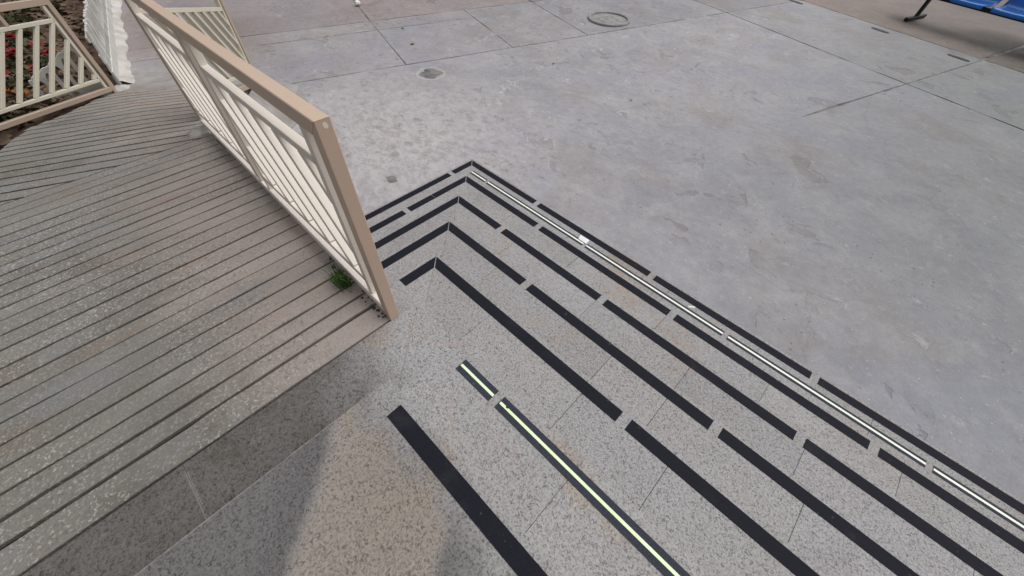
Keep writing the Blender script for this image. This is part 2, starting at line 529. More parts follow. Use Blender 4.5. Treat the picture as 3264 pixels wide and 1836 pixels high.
M_CON, M_JOINT = mat_concrete(), mat_joint()
M_STEP = mat_stone()
M_RAMP, M_GROOVE = mat_ramp(), mat_groove()
M_TAN = mat_paint('tan_paint', (.60, .445, .34), rough=.3, chip=None)
M_TAN2 = mat_paint('olive_tan_paint', (.45, .35, .27))
M_CREAM = mat_paint('cream_paint', (.84, .77, .68), var=.03)
M_POST = mat_paint('beige_paint', (.62, .53, .445))
M_CREAM3 = mat_paint('greenish_cream_paint', (.64, .60, .485))
M_CREAM2 = mat_paint('pinkish_cream_paint', (.86, .78, .72), var=.03)
M_BLACK = mat_tape('black_grit_tape', (.0085, .009, .0155))
M_GREY = mat_tape('slate_grit_tape', (.036, .040, .055))
M_GLOW = mat_simple('luminous_film', (.74, .88, .53), (.84, .96, .64), 30, .45, .05)
M_GLOW2 = mat_simple('pale_luminous_film', (.82, .86, .74), (.88, .90, .80), 3, .45, .05)
M_RISER = mat_simple('riser_stone', (.22, .21, .20), (.33, .315, .30), 8, .85, .5, 90)
M_MORTAR = mat_simple('mortar', (.48, .46, .43), (.62, .60, .565), 14, .9, .8, 40)
M_APRON = mat_simple('apron_cement', (.25, .228, .21), (.34, .325, .315), 3.5, .9, .6, 30)
M_PLASTER = mat_simple('plaster', (.40, .375, .345), (.56, .54, .51), 5, .9, .8, 22)
M_WHITE = mat_simple('white_limewash', (.50, .49, .46), (.66, .645, .61), 9, .8, .3, 50)
M_SOIL = mat_simple('soil', (.055, .036, .026), (.15, .10, .072), 7, .95, 1.0, 22, .1)
M_LEAF = mat_simple('leaf', (.028, .042, .014), (.07, .075, .03), 9, .6, .1)
M_DRY = mat_simple('dry_leaf', (.085, .055, .035), (.17, .12, .08), 9, .8, .1)
M_RED = mat_simple('red_petal', (.16, .010, .012), (.25, .02, .02), 20, .6, .1)
M_ORANGE = mat_simple('orange_petal', (.42, .11, .015), (.5, .19, .03), 20, .6, .1)
M_GRASS = mat_simple('grass_blade', (.035, .085, .012), (.075, .15, .03), 30, .55, .1)
M_BLUE = mat_simple('blue_plastic', (.010, .115, .42), (.014, .15, .54), 3, .32, .03, 60, .5)
M_STEEL = mat_simple('black_steel', (.012, .011, .011), (.022, .02, .02), 8, .45, .1)
M_PAPER = mat_simple('paper', (.74, .74, .75), (.82, .82, .83), 12, .7, .1)
M_IRON = mat_simple('cast_iron', (.22, .212, .208), (.32, .31, .305), 10, .8, .7, 40)
M_DARK = mat_simple('dark_grit', (.05, .047, .045), (.10, .095, .09), 25, .9, .6, 60)

# ------------------------------------------------------------------ ground
ZG = -0.84
g = obj('ground', [(-250, -250, ZG - .005), (250, -250, ZG - .005), (250, 250, ZG - .005), (-250, 250, ZG - .005)], [(0, 1, 2, 3)], M_JOINT)
tag(g, kind='structure')

A18 = math.radians(-18)
CA, SA = math.cos(A18), math.sin(A18)


def vnoise(x, y, s, seed):
    """smooth value noise on arrays"""
    r = np.random.default_rng(seed)
    T = r.random((64, 64))
    X, Y = x / s, y / s
    i, j = np.floor(X).astype(int), np.floor(Y).astype(int)
    fx, fy = X - i, Y - j
    fx, fy = fx * fx * (3 - 2 * fx), fy * fy * (3 - 2 * fy)
    a, b = T[i % 64, j % 64], T[(i + 1) % 64, j % 64]
    c, d = T[i % 64, (j + 1) % 64], T[(i + 1) % 64, (j + 1) % 64]
    return (a * (1 - fx) + b * fx) * (1 - fy) + (c * (1 - fx) + d * fx) * fy


HOLES = [(-3.0, 2.22, .085, .011), (-3.09, 2.27, .06, .011), (-2.93, 2.17, .06, .011), (-2.96, 2.30, .05, .010), (-3.04, 2.13, .05, .010), (-1.50, .61, .045, .012)]


def slab(u0, u1, w0, w1, tint, cell=.06, gap=.010, hair=None):
    nu, nw = max(2, int((u1 - u0) / cell)), max(2, int((w1 - w0) / cell))
    us, ws = np.linspace(u0 + gap, u1 - gap, nu + 1), np.linspace(w0 + gap, w1 - gap, nw + 1)
    U, Wd = np.meshgrid(us, ws, indexing='ij')
    e = vnoise(U * 1.0, Wd * 1.0, .35, 3) - .5
    e2 = vnoise(U, Wd, .09, 4) - .5
    jit = gap * (1.3 * e + 1.2 * e2)
    U[0] += jit[0]; U[-1] -= jit[-1]; Wd[:, 0] += jit[:, 0]; Wd[:, -1] -= jit[:, -1]
    if hair:            # joint worn shut near the steps: pull that edge out to the line
        side, wlim = hair
        k = np.clip((wlim - Wd[0 if side == 0 else -1]) / .5, 0, 1)
        if side == 0: U[0] = U[0] * (1 - k) + (u0 + .0003) * k
        else: U[-1] = U[-1] * (1 - k) + (u1 - .0003) * k
    X, Y = U * CA - Wd * SA, U * SA + Wd * CA
    Z = ZG + .004 * (vnoise(X, Y, 1.3, 1) - .5) + .003 * (vnoise(X, Y, .3, 2) - .5)
    spall = np.clip((vnoise(X, Y, .55, 5) * .6 + vnoise(X, Y, .16, 6) * .4 - .62) / .06, 0, 1)
    near = np.exp(-(((X + 2.0) / 1.6) ** 2 + ((Y - 1.2) / 1.5) ** 2))
    Z -= .0022 * spall * (.25 + near)
    for (hx, hy, hr, hd) in HOLES:
        q = np.hypot(X - hx, Y - hy) / (hr * (1 + .5 * (vnoise(X, Y, .07, 8) - .5)))
        Z -= hd * np.clip((1.15 - q) / .35, 0, 1)
    # broken rims
    n = (nu + 1) * (nw + 1)
    V = np.stack([X.ravel(), Y.ravel(), Z.ravel()], 1)
    ii = np.arange(n).reshape(nu + 1, nw + 1)
    F = [(a, b, c, d) for a, b, c, d in zip(ii[:-1, :-1].ravel(), ii[1:, :-1].ravel(), ii[1:, 1:].ravel(), ii[:-1, 1:].ravel())]
    rim = list(ii[:, 0]) + list(ii[-1, 1:]) + list(ii[-2::-1, -1]) + list(ii[0, -2:0:-1])
    m = len(rim)
    Vt_, Vs = V[rim].copy(), V[rim].copy(); Vs[:, 2] = ZG - .06
    V = np.vstack([V, Vt_, Vs])            # the side has its own top ring, so the edge stays crisp
    for k in range(m):
        F.append((n + m + k, n + m + (k + 1) % m, n + (k + 1) % m, n + k))
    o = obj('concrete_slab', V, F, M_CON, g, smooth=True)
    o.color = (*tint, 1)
    return o


GREY, BROWN, GREEN = (1, 1, 1), (.86, .72, .62), (.92, .94, .90)
slab(-5.65, -5.245, -4, .98, (.97, .92, .89), .07, gap=.0065)
slab(-5.245, -3.90, -4, .98, (.97, .95, .94), .07, gap=.0065)
slab(-5.65, -5.245, .98, 2.53, (.95, .92, .90), .07, gap=.0065)
slab(-5.245, -3.90, .98, 2.53, (.97, .95, .95), .07, gap=.0065)
slab(-5.65, -3.90, 2.53, 3.82, (.95, .94, .93), .07, gap=.0065)
slab(-5.65, -3.90, 3.82, 6.8, (.90, .90, .90), .09, gap=.0065)
slab(-3.90, -.81, -1, 6.8, (1.0, 1.0, 1.0), .032, hair=(1, 5.0))
slab(-.81, 2.28, -4, 6.8, (1.0, .995, 1.0), .06, hair=(0, 5.0))
slab(2.28, 5.4, -4, 6.8, (1, 1, 1), .1)
slab(-3.90, -.81, 6.8, 8.88, (.93, .935, .92), .1)
slab(-.81, 2.28, 6.8, 8.88, (.94, .95, .92), .1)
slab(2.28, 5.4, 6.8, 8.88, (.95, .96, .93), .15)
slab(-5.65, -3.90, 6.8, 8.88, (.86, .84, .82), .12)
for (a, b) in ((-9.6, -5.65),):
    slab(a, b, -5, .98, (.86, .79, .76), .15)
    slab(a, b, .98, 3.82, (.88, .79, .745), .12)
    slab(a, b, 3.82, 9, (.88, .79, .74), .2)
for a in (-9.6, -5.65, -3.9, -.81, 2.28, 5.4):
    slab(a, a + 3.05 if a > -5 else a + (3.95 if a < -6 else 1.75), 8.88 if a > -9 else 9.0, 15, (.50, .39, .31) if a > 2 else (.64, .54, .46) if a > -1 else (.74, .62, .53), .25)  # brown far row; right-hand tints also carry painted shade round the bench

# ------------------------------------------------------------------ stairs
T, TX, RS = .30, .27333, .119980
XR = 3.7


def edge(k):            # outer corner of step k, top = 1
    return (-(k - 3) * TX - .018, (k - 3) * T + .018)


st = thing('stone_staircase', (edge(7)[0], edge(7)[1], ZG), 'pale speckled stone stairs turning a square corner, edged with black strips', 'stairs')
JX = {1: [2.0, 2.8], 2: [1.15, 1.62, 2.1, 2.6, 3.1], 3: [.46, .99, 1.375, 1.9, 2.4, 2.9], 4: [.2, .96, 1.25, 1.82, 2.35, 2.9],
      5: [.05, .68, 1.255, 1.8, 2.4, 3.0], 6: [-.25, .35, 1.0, 1.6, 2.2, 2.8], 7: [-.4, .3, .9, 1.5, 2.1, 2.75]}
RAMP_Y = -.372          # right side of the ramp
for k in range(1, 8):
    z = -(k - 1) * RS
    xe, ye = edge(k)
    xp, yp = edge(k - 1)
    g_ = .0003
    yl = RAMP_Y if k > 2 else -3.4
    if k == 1: xp, yp = XR, -3.4
    if k > 1:
        L = [(xe + .008, ye - .008), (xe + .008, yl), (xp - g_, yl), (xp - g_, yp + g_), (XR, yp + g_), (XR, ye - .008)]
    else:
        L = [(xe + .008, ye - .008), (xe + .008, -3.4), (XR, -3.4), (XR, ye - .008)]
    body = MB().prism(ccw(L), z - .031, z - .031 - (ZG - .05), .001).make('step', M_RISER, st)
    js = [j for j in JX[k]]
    if k == 1:
        rows = [(ye, -1.72), (-1.72, -2.5), (-2.5, -3.4)]
        for ri, (ya, yb) in enumerate(rows):
            xs = [xe] + [j + (.3 if ri % 2 else 0) for j in js] + [XR]
            for a, b in zip(xs[:-1], xs[1:]):
                P = ccw([(a + g_, ya - g_), (a + g_, yb + g_), (b - g_, yb + g_), (b - g_, ya - g_)])
                o = MB().prism(P, z, .03, .0009).make('stone_slab', M_STEP, body)
                q = random.uniform(.95, 1.05); o.color = (q, q, q * random.uniform(.98, 1.01), 1)
        continue
    # long flight, cut into slabs; the first is mitred
    xs = [None] + js + [XR]
    for a, b in zip(xs[:-1], xs[1:]):
        if a is None: P = [(xe + g_, ye), (xp + g_, yp + g_ * 2), (b - g_, yp + g_ * 2), (b - g_, ye)]
        else: P = [(a + .0008, ye), (a + .0008, yp + g_ * 2), (b - .0008, yp + g_ * 2), (b - .0008, ye)]
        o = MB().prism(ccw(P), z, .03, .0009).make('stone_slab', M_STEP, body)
        q = random.uniform(.94, 1.05); o.color = (q, q, q * random.uniform(.98, 1.01), 1)
    # side flight towards the ramp
    ys = {2: [-1.194, -2.0, -2.8], 3: [], 4: [], 5: [], 6: [.20], 7: [.25]}[k]
    ycut = [None] + ys + [yl]
    ww = [(xe, xp - g_ * 2)]
    if k == 7: ww = [(xe, xe + .150), (xe + .1535, xp - g_ * 2)]   # narrow outer course of the lowest step
    for a, b in zip(ycut[:-1], ycut[1:]):
        for (x0, x1) in ww:
            if a is None:
                f = lambda x: ye + (x - xe) * (yp - ye) / (xp - xe)
                P = [(x0, f(x0) - g_), (x0, b + g_), (x1, b + g_), (x1, f(x1) - g_)]
            else:
                P = [(x0, a - g_), (x0, b + g_), (x1, b + g_), (x1, a - g_)]
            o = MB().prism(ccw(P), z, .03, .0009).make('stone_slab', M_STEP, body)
            q = random.uniform(.94, 1.05); o.color = (q, q, q, 1)

# cement skim where the lowest step meets the courtyard
xe, ye = edge(7)
P = [(xe - .035, ye + .035), (xe - .035, RAMP_Y), (xe + .004, RAMP_Y), (xe + .004, ye - .004), (XR, ye - .004), (XR, ye + .035)]
MB().prism(ccw(rough_loop(P, .05, .006)), ZG + .035, .06, .025).make('cement_fillet', M_MORTAR, st)

# ------------------------------------------------------------------ anti-slip strips
W = .0533
GAP = .021


def strip_y(k, x0, x1, label, glow=False, mitre0=False):
    z = -(k - 1) * RS + .0003
    yo = (k - 3) * T + {1: -.0094, 2: -.0187}.get(k, 0.0)
    w = W
    if k == 1.5: pass
    P = [(x0, yo), (x0 + (w if mitre0 else 0), yo - w), (x1, yo - w), (x1, yo)]
    lift = lambda x, y: z + .0016
    mb = MB().prism(ccw(P), lift, .0016, .0006)
    o = mb.make('anti_slip_strip', M_GREY if glow else M_BLACK)
    tag(o, label, 'anti-slip strip', 'luminous strips on the steps' if glow else 'black strips on the steps')
    if glow:
        c = yo - w * .5
        s_ = MB().prism(ccw([(x0 + .004, c + .0052), (x0 + .004, c - .0052), (x1 - .001, c - .0052), (x1 - .001, c + .0052)] + ([(.856, c + .0052), (.852, c + .0010), (.846, c + .0006), (.843, c + .0052)] if x1 > 2 else [])), z + .0022, .0007, .0002).make('luminous_stripe', M_GLOW, o)
    return o


def strip_x(k, y0, y1, label, mitre0=False):
    label = label.replace('the second step', 'second step').replace('the third step', 'third step').replace('the middle', 'middle').replace('left of the corner by', 'left of corner by')
    """arm along the side flight, from y0 (corner side) to y1 (ramp side)"""
    z = -(k - 1) * RS + .0003
    xo = -(k - 3) * TX
    P = [(xo, y0), (xo + W, y0 - (W if mitre0 else 0)), (xo + W, y1), (xo, y1)]
    o = MB().prism(ccw(P), z + .0016, .0016, .0006).make('anti_slip_strip', M_BLACK)
    return tag(o, label, 'anti-slip strip', 'black strips on the steps')


ORD = {1: 'the top landing', 2: 'the second step from the top', 3: 'the third step from the top', 4: 'the middle step', 5: 'the third step from the bottom',
       6: 'the second step from the bottom', 7: 'the lowest step'}
tag(strip_y(1, .632, 3.6, 'wide jet black strip on the top landing, nearest the viewer'), cat='anti-slip strip')
strip_y(2, .605, .785, 'short slate strip with pale green stripe, on second step from the top', glow=True)
strip_y(2, .815, 3.6, 'long slate strip with pale green stripe and a nick, on second step from the top', glow=True)
M_ = .0045
D1 = {3: [1.17], 4: [.39, 1.46], 5: [-.1, .70, 1.77], 6: [-.03, 1.02, 2.08], 7: [-.3, .75, 1.80]}
PIECE = ['piece starting at the corner', 'second piece right of corner', 'third piece right of corner', 'last piece, cut by picture edge']
for k in range(3, 8):
    cuts = [-(k - 3) * TX + M_] + D1[k] + [3.6]
    for i in range(len(cuts) - 1):
        a = cuts[i] + (GAP if i else 0)
        b = cuts[i + 1] - (GAP if i < len(cuts) - 2 else 0)
        pc = PIECE[3] if i == len(cuts) - 2 else PIECE[i]
        strip_y(k, a, b, 'black strip on %s, %s' % (ORD[k], pc), mitre0=(i == 0))
    yo = (k - 3) * T - M_ * .6
    lab = 'black strip arm on %s, left of the corner' % ORD[k]
    if k == 3: strip_x(3, yo, -.227, 'short black strip arm on the third step from the top, with a free end', True)
    elif k in (4, 5): strip_x(k, yo, RAMP_Y + .01, lab + ' by the railing post', True)
    elif k == 6:
        strip_x(6, yo, .553, 'black strip arm on second step from the bottom, touching the corner', True)
        strip_x(6, .550, .31 + .02, 'black strip arm on second step from bottom, short piece between seam and gap')
        strip_x(6, .31 - .02, RAMP_Y + .01, 'black strip arm on second step from the bottom, left of the gap')
    else:
        strip_x(7, yo, .94 + .02, 'short black strip arm on the lowest step, left of the corner before the gap', True)
        strip_x(7, .94 - .02, RAMP_Y + .01, 'long black strip arm on the lowest step, left of the gap')
# slim luminous line set behind the lowest strip
zz = -6 * RS + .0003
GL = [(-.965, -.79), (-.765, .24), (.262, 1.30), (1.33, 2.345), (2.375, 3.6)]
GLAB = ['short piece by the corner', 'piece from the corner to the white paper', 'piece right of the white paper', 'second piece right of the white paper', 'last piece, cut by picture edge']
for (a, b), lb in zip(GL, GLAB):
    o = MB().prism(ccw([(a, 1.102), (a, 1.058), (b, 1.058), (b, 1.102)]), zz + .0018, .0018, .0006).make('anti_slip_strip', M_GREY)
    tag(o, 'slim white-lined grey strip on lowest step, ' + lb, 'anti-slip strip', 'luminous strips on the steps')
    MB().prism(ccw([(a + .002, 1.0865), (a + .002, 1.0735), (b - .001, 1.0735), (b - .001, 1.0865)]), zz + .0024, .0007, .0002).make('luminous_stripe', M_GLOW2, o)

# ------------------------------------------------------------------ ramp
SN, SF = .068, .20
XB, ZB = -2.031, -.12 - SN * (2.031 + .253)


def zfar(x, y):
    # the bend falls a little more steeply along its right side
    return ZB + SF * (x - XB) - .066 * max(0.0, y + .6) * min(1.0, max(0.0, (XB - x) / 1.0))


def zr(x, y):
    return -.12 + SN * (x - .253) if x >= XB else ZB + SF * (x - XB)


ramp = thing('ramp', (-1.0, -1.2, -.25), 'grey-brown concrete ramp scored across with grooves, bending left beside the stairs', 'ramp')
LEFT = [(-2.9, -1.80), (-3.25, -1.62), (-3.61, -1.54), (-3.86, -1.46), (-4.06, -1.36), (-4.24, -1.24), (-4.41, -1.06), (-4.62, -.88), (-4.83, -.67)]
RIGHT = [(-4.244, -.172), (-3.64, .42), (-2.22, RAMP_Y)]
NEARP = [(.2515, -3.2), (.2515, RAMP_Y), (XB, RAMP_Y), (XB, -3.2)]
FARP = [(XB, -3.2)] + LEFT + RIGHT + [(XB, RAMP_Y)]
FARP = ccw(FARP)
# bed of the ramp, seen only in the bottoms of the grooves
bd = MB()
bd.prism(ccw(NEARP), lambda x, y: zr(x, y) - .017, 1.0, .001)
bd.prism(FARP, lambda x, y: zfar(x, y) - .017, .6, .001)
bd.make('ramp_bed', M_GROOVE, ramp)
GX = [.2505, .131, .043, -.048, -.146, -.244, -.342, -.436, -.528, -.626, -.732, -.832, -.93, -1.02, -1.11, -1.201, -1.284, -1.371, -1.458, -1.562,
      -1.658, -1.76, -1.859, -1.943, -2.031]
gw = .0060


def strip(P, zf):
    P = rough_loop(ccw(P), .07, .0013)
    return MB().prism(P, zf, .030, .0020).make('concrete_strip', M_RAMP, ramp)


for a, b in zip(GX[:-1], GX[1:]):
    w1 = gw * random.uniform(.6, 1.3); w2 = gw * random.uniform(.6, 1.3)
    yr = RAMP_Y + random.uniform(-.012, .0)
    strip([(a - w1, -3.2), (a - w1, yr), (b + w2, yr), (b + w2, -3.2)], lambda x, y: -.12 + SN * (x - .253))
PER = np.array([-math.cos(math.radians(34.5)), math.sin(math.radians(34.5))])
GP = [-.2, -.06, .08, .215, .35, .48, .615, .75, .885, 1.019, 1.152, 1.289, 1.429, 1.561, 1.70, 1.82, 1.94, 2.065, 2.205, 2.35, 2.50, 2.64, 2.77, 2.90, 3.03, 3.16, 3.30, 3.43, 3.56, 3.72]
for i, (a, b) in enumerate(zip(GP[:-1], GP[1:])):
    P = [tuple(p) for p in FARP]
    P = [(x - .006 if abs(x - XB) < 1e-6 else x, y) for x, y in P]
    w1 = gw * random.uniform(1.4, 2.2); w2 = gw * random.uniform(1.4, 2.2)
    P = clip(P, PER, a + w1, keep_less=False)
    P = clip(P, PER, b - w2, keep_less=True)
    if len(P) < 3: continue
    Q = [P[0]]
    for p in P[1:]:
        if np.hypot(p[0] - Q[-1][0], p[1] - Q[-1][1]) > .01: Q.append(p)
    if np.hypot(Q[0][0] - Q[-1][0], Q[0][1] - Q[-1][1]) < .01: Q.pop()
    if len(Q) < 3: continue
    # cut ends stick out unevenly over the flower bed
    e = random.uniform(-.03, .05)
    Q = [(x + (-.83 * 0 - .55 * e if (y < -.66 and x < -3) else 0), y + (-.83 * e if (y < -.66 and x < -3) else 0)) for x, y in Q]
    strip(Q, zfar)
# apron of cement at the foot
AP = [(-4.82, -.69), (-4.92, -.58), (-5.26, -.44), (-5.03, -.06), (-4.72, .16), (-4.30, .62), (-3.72, .86), (-3.15, .72), (-2.75, .22), (-2.60, -.05), (-3.655, .435), (-4.25, -.172)]


def zap(x, y):
    d = min(np.hypot(x - a, y - b) for a, b in AP[2:9])
    return ZG + .006 if d < .05 else max(zfar(x, y) - .006, ZG + .006)


APN = ccw(AP)
n_ = len(APN)
Vt = [(x, y, zap(x, y)) for x, y in APN]
MB().add(Vt + [(x, y, ZG - .05) for x, y in APN], [tuple(range(n_))] + [(n_ + i, n_ + (i + 1) % n_, (i + 1) % n_, i) for i in range(n_)]).make('cement_apron', M_APRON, ramp)

# ------------------------------------------------------------------ railings
def panel(name, O, d, L, slope, label, H=.842, tw=.043, bars=(), bays=(), ivert=(), posts=(), lean=1, step=.20, mats=None, up_post=0.0):
    """O = foot of the first post on the camera side, d = plan direction; t runs along d, h up from the ramp"""
    mt, mc, mb_ = mats or (M_TAN, M_CREAM, M_TAN)
    d = np.array([d[0], d[1], 0.0]); d /= np.linalg.norm(d)
    n = np.array([-d[1], d[0], 0.0])
    if n @ (np.array([1.18, -.72, 0]) - np.array([O[0], O[1], 0])) > 0: n = -n     # n points away from the camera
    O = np.array(O, float)
    th = thing(name, tuple(O), label, 'railing', 'tan and cream metal railings of the ramp')
    Z = np.array([0, 0, 1.0])

    def pt(t, h, f=0.0):
        return O + d * t + n * f + Z * (h + slope * t)

    def bar(t0, h0, t1, h1, w, f0, f1, nm, mat, bev=.0022):
        """square tube centred on the line (t0,h0)-(t1,h1), from depth f0 to f1"""
        p, q = pt(t0, h0), pt(t1, h1)
        a = q - p
        ua = a / np.linalg.norm(a)
        s_ = np.cross(n, ua)
        O_ = p - s_ * w / 2 + n * f0
        A, B, C = a, s_ * w, n * (f1 - f0)
        if np.cross(A, B) @ C < 0:
            O_ = O_ + B; B = -B
        return MB().box(O_, A, B, C, bev).make(nm, mat, th)

    hr = .050
    def plate(prof, f0, f1, nm, mat):
        """extrude a counter-clockwise outline in the plane of the panel; long edges eased by 2.5 mm"""
        P = np.array(prof, float); m = len(P); e = .0025
        c = P.mean(0)
        prv, nxt = np.roll(P, 1, 0), np.roll(P, -1, 0)
        d1 = P - prv; d1 /= np.linalg.norm(d1, axis=1)[:, None]; d2_ = nxt - P; d2_ /= np.linalg.norm(d2_, axis=1)[:, None]
        b1 = np.stack([-d1[:, 1], d1[:, 0]], 1); b2 = np.stack([-d2_[:, 1], d2_[:, 0]], 1)
        mm = b1 + b2; mm /= (mm * b1).sum(1)[:, None]
        I = P + mm * e
        V = [pt(*q, f0) for q in I] + [pt(*q, f0 + e) for q in P] + [pt(*q, f1 - e) for q in P] + [pt(*q, f1) for q in I]
        F = [tuple(range(m)), tuple(reversed(range(3 * m, 4 * m)))]
        for r_ in range(3):
            for i in range(m):
                j = (i + 1) % m
                F.append((r_ * m + j, r_ * m + i, r_ * m + m + i, r_ * m + m + j))
        if np.cross(d, Z) @ n > 0: F = [tuple(reversed(f)) for f in F]
        return obj(nm, V, F, mat, th)

    plate([(tw if 0 in posts else 0, H - hr), (L - tw, H - hr), (L, H), (0, H)], 0, tw, 'top_rail', mt)
    for p in posts:
        if p == 0: plate([(0, -.012), (tw, -.012), (tw, H - hr - .0006), (0, H - .0008)], 0, tw, 'post', mt)
        else: plate([(L - tw, -.012), (L, -.012), (L, H - .0008), (L - tw, H - hr - .0006)], 0, tw, 'post', mt)
    bar(tw, .0445, L - tw, .0445, tw, .0, tw, 'bottom_rail', mb_, .003)
    f0, f1 = .006, .038
    hi, lo = .676, .145
    for (a, b) in bays:
        bar(a, hi, b, hi, .030, f0, f1, 'inner_rail', mc)
        bar(a, lo, b, lo, .028, f0, f1, 'inner_rail', mc)
    for v in ivert:
        if isinstance(v, tuple): bar(v[0], .066, v[0], H - hr, .026, f0 - .004, f1 + .004, 'upright', v[1])
        else: bar(v, .066, v, H - hr, .028, f0, f1, 'upright', mc)
    tan_ = .90
    for (a, b) in bays:
        h0, h1 = lo + .011, hi - .012
        run = (h1 - h0) * tan_
        # bars lean: t grows (lean=1) or shrinks (lean=-1) upwards
        x = a + (step * .45 if lean > 0 else step * .35) - math.ceil(run / step) * step
        while x < b + run:
            t0, t1, q0, q1 = x, x + lean * run, h0, h1
            if lean < 0: t0, t1 = x, x - run
            lo_, hi_ = a + .011, b - .011
            # clip to the bay
            def cl(t0, q0, t1, q1):
                s0, s1 = 0.0, 1.0
                dt = t1 - t0
                for lim, sg in ((lo_, 1), (hi_, -1)):
                    va, vb = sg * (t0 - lim), sg * (t1 - lim)
                    if va < 0 and vb < 0: return None
                    if va < 0: s0 = max(s0, va / (va - vb))
                    elif vb < 0: s1 = min(s1, va / (va - vb))
                if s1 - s0 < .06: return None
                return t0 + dt * s0, q0 + (q1 - q0) * s0, t0 + dt * s1, q0 + (q1 - q0) * s1
            r_ = cl(t0, q0, t1, q1)
            if r_: bar(*r_, .028, f0 + .001, f1 - .001, 'slanted_bar', mc)
            x += step
    return th


Lm = 2.478
main = panel('railing', (.255, -.420, -.12), (-2.478, .048), Lm, -SN, 'long tan and cream metal railing between the ramp and the stairs', bays=[(.135, 1.205), (1.385, 2.42)],
      ivert=[.135, 1.205, (1.32, M_POST), 1.385, 2.42], posts=[0, 1], lean=1, step=.206, mats=(M_TAN, M_CREAM, M_CREAM2))
chip = [(-.3885, .706), (-.3905, .716), (-.3965, .7195), (-.4015, .714), (-.399, .704), (-.3925, .7015)]
obj('bare_patch', [(.2556, y, z - .005) for y, z in chip] + [(.2551, y, z - .005) for y, z in chip], [tuple(range(6))] + [(i, 6 + i, 6 + (i + 1) % 6, (i + 1) % 6) for i in range(6)], M_CREAM, main)
d2 = np.array([-4.168 + 4.827, -1.586 + .635]); L2 = np.linalg.norm(d2)
left = panel('railing', (-4.827, -.635, -.838), d2, 2.35, .114, 'tan and cream metal railing at the left beside the flower bed', bays=[(.078, 2.25)], ivert=[.078, 2.25],
      posts=[0, 1], lean=-1, step=.142, mats=(M_TAN2, M_CREAM3, M_TAN2))
lp = np.array([-4.827, -.635, -.838]) + np.array([*(d2 / L2), .114]) * .44
u3, n3 = np.array([*(d2 / L2), .114]), np.array([d2[1], -d2[0], 0]) / L2
if n3 @ (np.array([1.18, -.72, 0]) - lp) > 0: n3 = -n3
MB().box(lp + np.array([0, 0, .692]) + n3 * .006, u3 * .03, n3 * .03 * (1 if np.cross(u3, n3)[2] > 0 else 1), np.array([0, 0, .099]), .002).make('spacer', M_TAN2, left)
panel('railing', (-2.505, -.302, -.341), (-.819, .574), 1.33, -.258, 'tan and cream metal railing on the far side of the ramp, behind the long one', bays=[(.0, 1.26)], ivert=[1.26],
      posts=[1], lean=-1, step=.142, mats=(M_TAN2, M_CREAM3, M_TAN2))


def lump(name, c, r, hgt, mat, label, cat, seed, n=14, parent=None):
    r_ = np.random.default_rng(seed)
    V, F = [], []
    rings = 5
    for i in range(rings):
        f = i / (rings - 1)
        rr = r * math.cos(f * math.pi / 2 * .97)
        for j in range(n):
            a = 2 * math.pi * j / n
            k = 1 + .22 * (r_.random() - .5) + .16 * math.sin(2 * a + seed) + .10 * math.sin(5 * a + 2 * seed)
            V.append((c[0] + rr * k * math.cos(a), c[1] + rr * k * math.sin(a), c[2] - .012 + hgt * math.sin(f * math.pi / 2) * (1 + .3 * (r_.random() - .5))))
    for i in range(rings - 1):
        for j in range(n):
            F.append((i * n + j, i * n + (j + 1) % n, (i + 1) * n + (j + 1) % n, (i + 1) * n + j))
    F.append(tuple((rings - 1) * n + j for j in range(n)))
    o = obj(name, V, F, mat, parent, smooth=True)
    if label: tag(o, label, cat)
    return o


lump('mortar_lump', (-2.17, -.42, zr(-2.17, -.42)), .085, .05, M_PLASTER, 'rough white mortar lump around the far foot of the long railing', 'mortar', 3)
lump('mortar_lump', (-4.86, -.60, ZG + .01), .085, .05, M_PLASTER, 'rough white mortar lump at the foot of the left railing post', 'mortar', 5)
lump('mortar_lump', (-3.45, .44, ZG + .09), .11, .04, M_SOIL, 'brown crumbly lump of broken cement beyond the railing, on the apron', 'mortar', 8)
# crumbled edge beneath the rail end
rb = MB()
for i in range(34):
    x = .22 - .5 * rng.random() ** 1.6; y = -.425 + rng.normal(0, .012); r0 = rng.uniform(.004, .012)
    c = np.array([x, y, zr(x, y) + r0 * .3])
    a = rng.random(3) - .5; b = np.cross(a, rng.random(3) - .5); a /= np.linalg.norm(a); b /= np.linalg.norm(b); cc = np.cross(a, b)
    rb.box(c - (a + b + cc) * r0 / 2, a * r0, b * r0 * .8, cc * r0 * .7)
tag(rb.make('crumbled_concrete', M_DARK), kind='stuff')

# grass tuft growing from the crack under the rail
gt = MB()
for i in range(170):
    x0, y0 = -.085 + rng.normal(0, .030), -.447 + rng.normal(0, .014)
    hgt = rng.uniform(.03, .085); az = rng.uniform(0, 2 * math.pi); ln = rng.uniform(.15, .9)
    dx, dy = math.cos(az) * ln * hgt, math.sin(az) * ln * hgt * .8 - .012
    w = rng.uniform(.0012, .0026); px, py = -math.sin(az) * w, math.cos(az) * w
    z0 = zr(x0, y0) - .004
    V = [(x0 - px, y0 - py, z0), (x0 + px, y0 + py, z0), (x0 + dx * .4 + px, y0 + dy * .4 + py, z0 + hgt * .62), (x0 + dx * .4 - px, y0 + dy * .4 - py, z0 + hgt * .62), (x0 + dx, y0 + dy, z0 + hgt * .9)]
    gt.add(V, [(0, 1, 2, 3), (3, 2, 4)])
tag(gt.make('grass_tuft', M_GRASS), 'small green grass tuft growing from the crack below the railing', 'grass')

# ------------------------------------------------------------------ flower bed
SP = np.array([(-3.2, -4.2), (-2.9, -1.95), (-3.6, -1.66), (-4.3, -1.36), (-4.72, -.95), (-4.90, -.66), (-8.2, .06), (-12, .85), (-12, -4.2)])


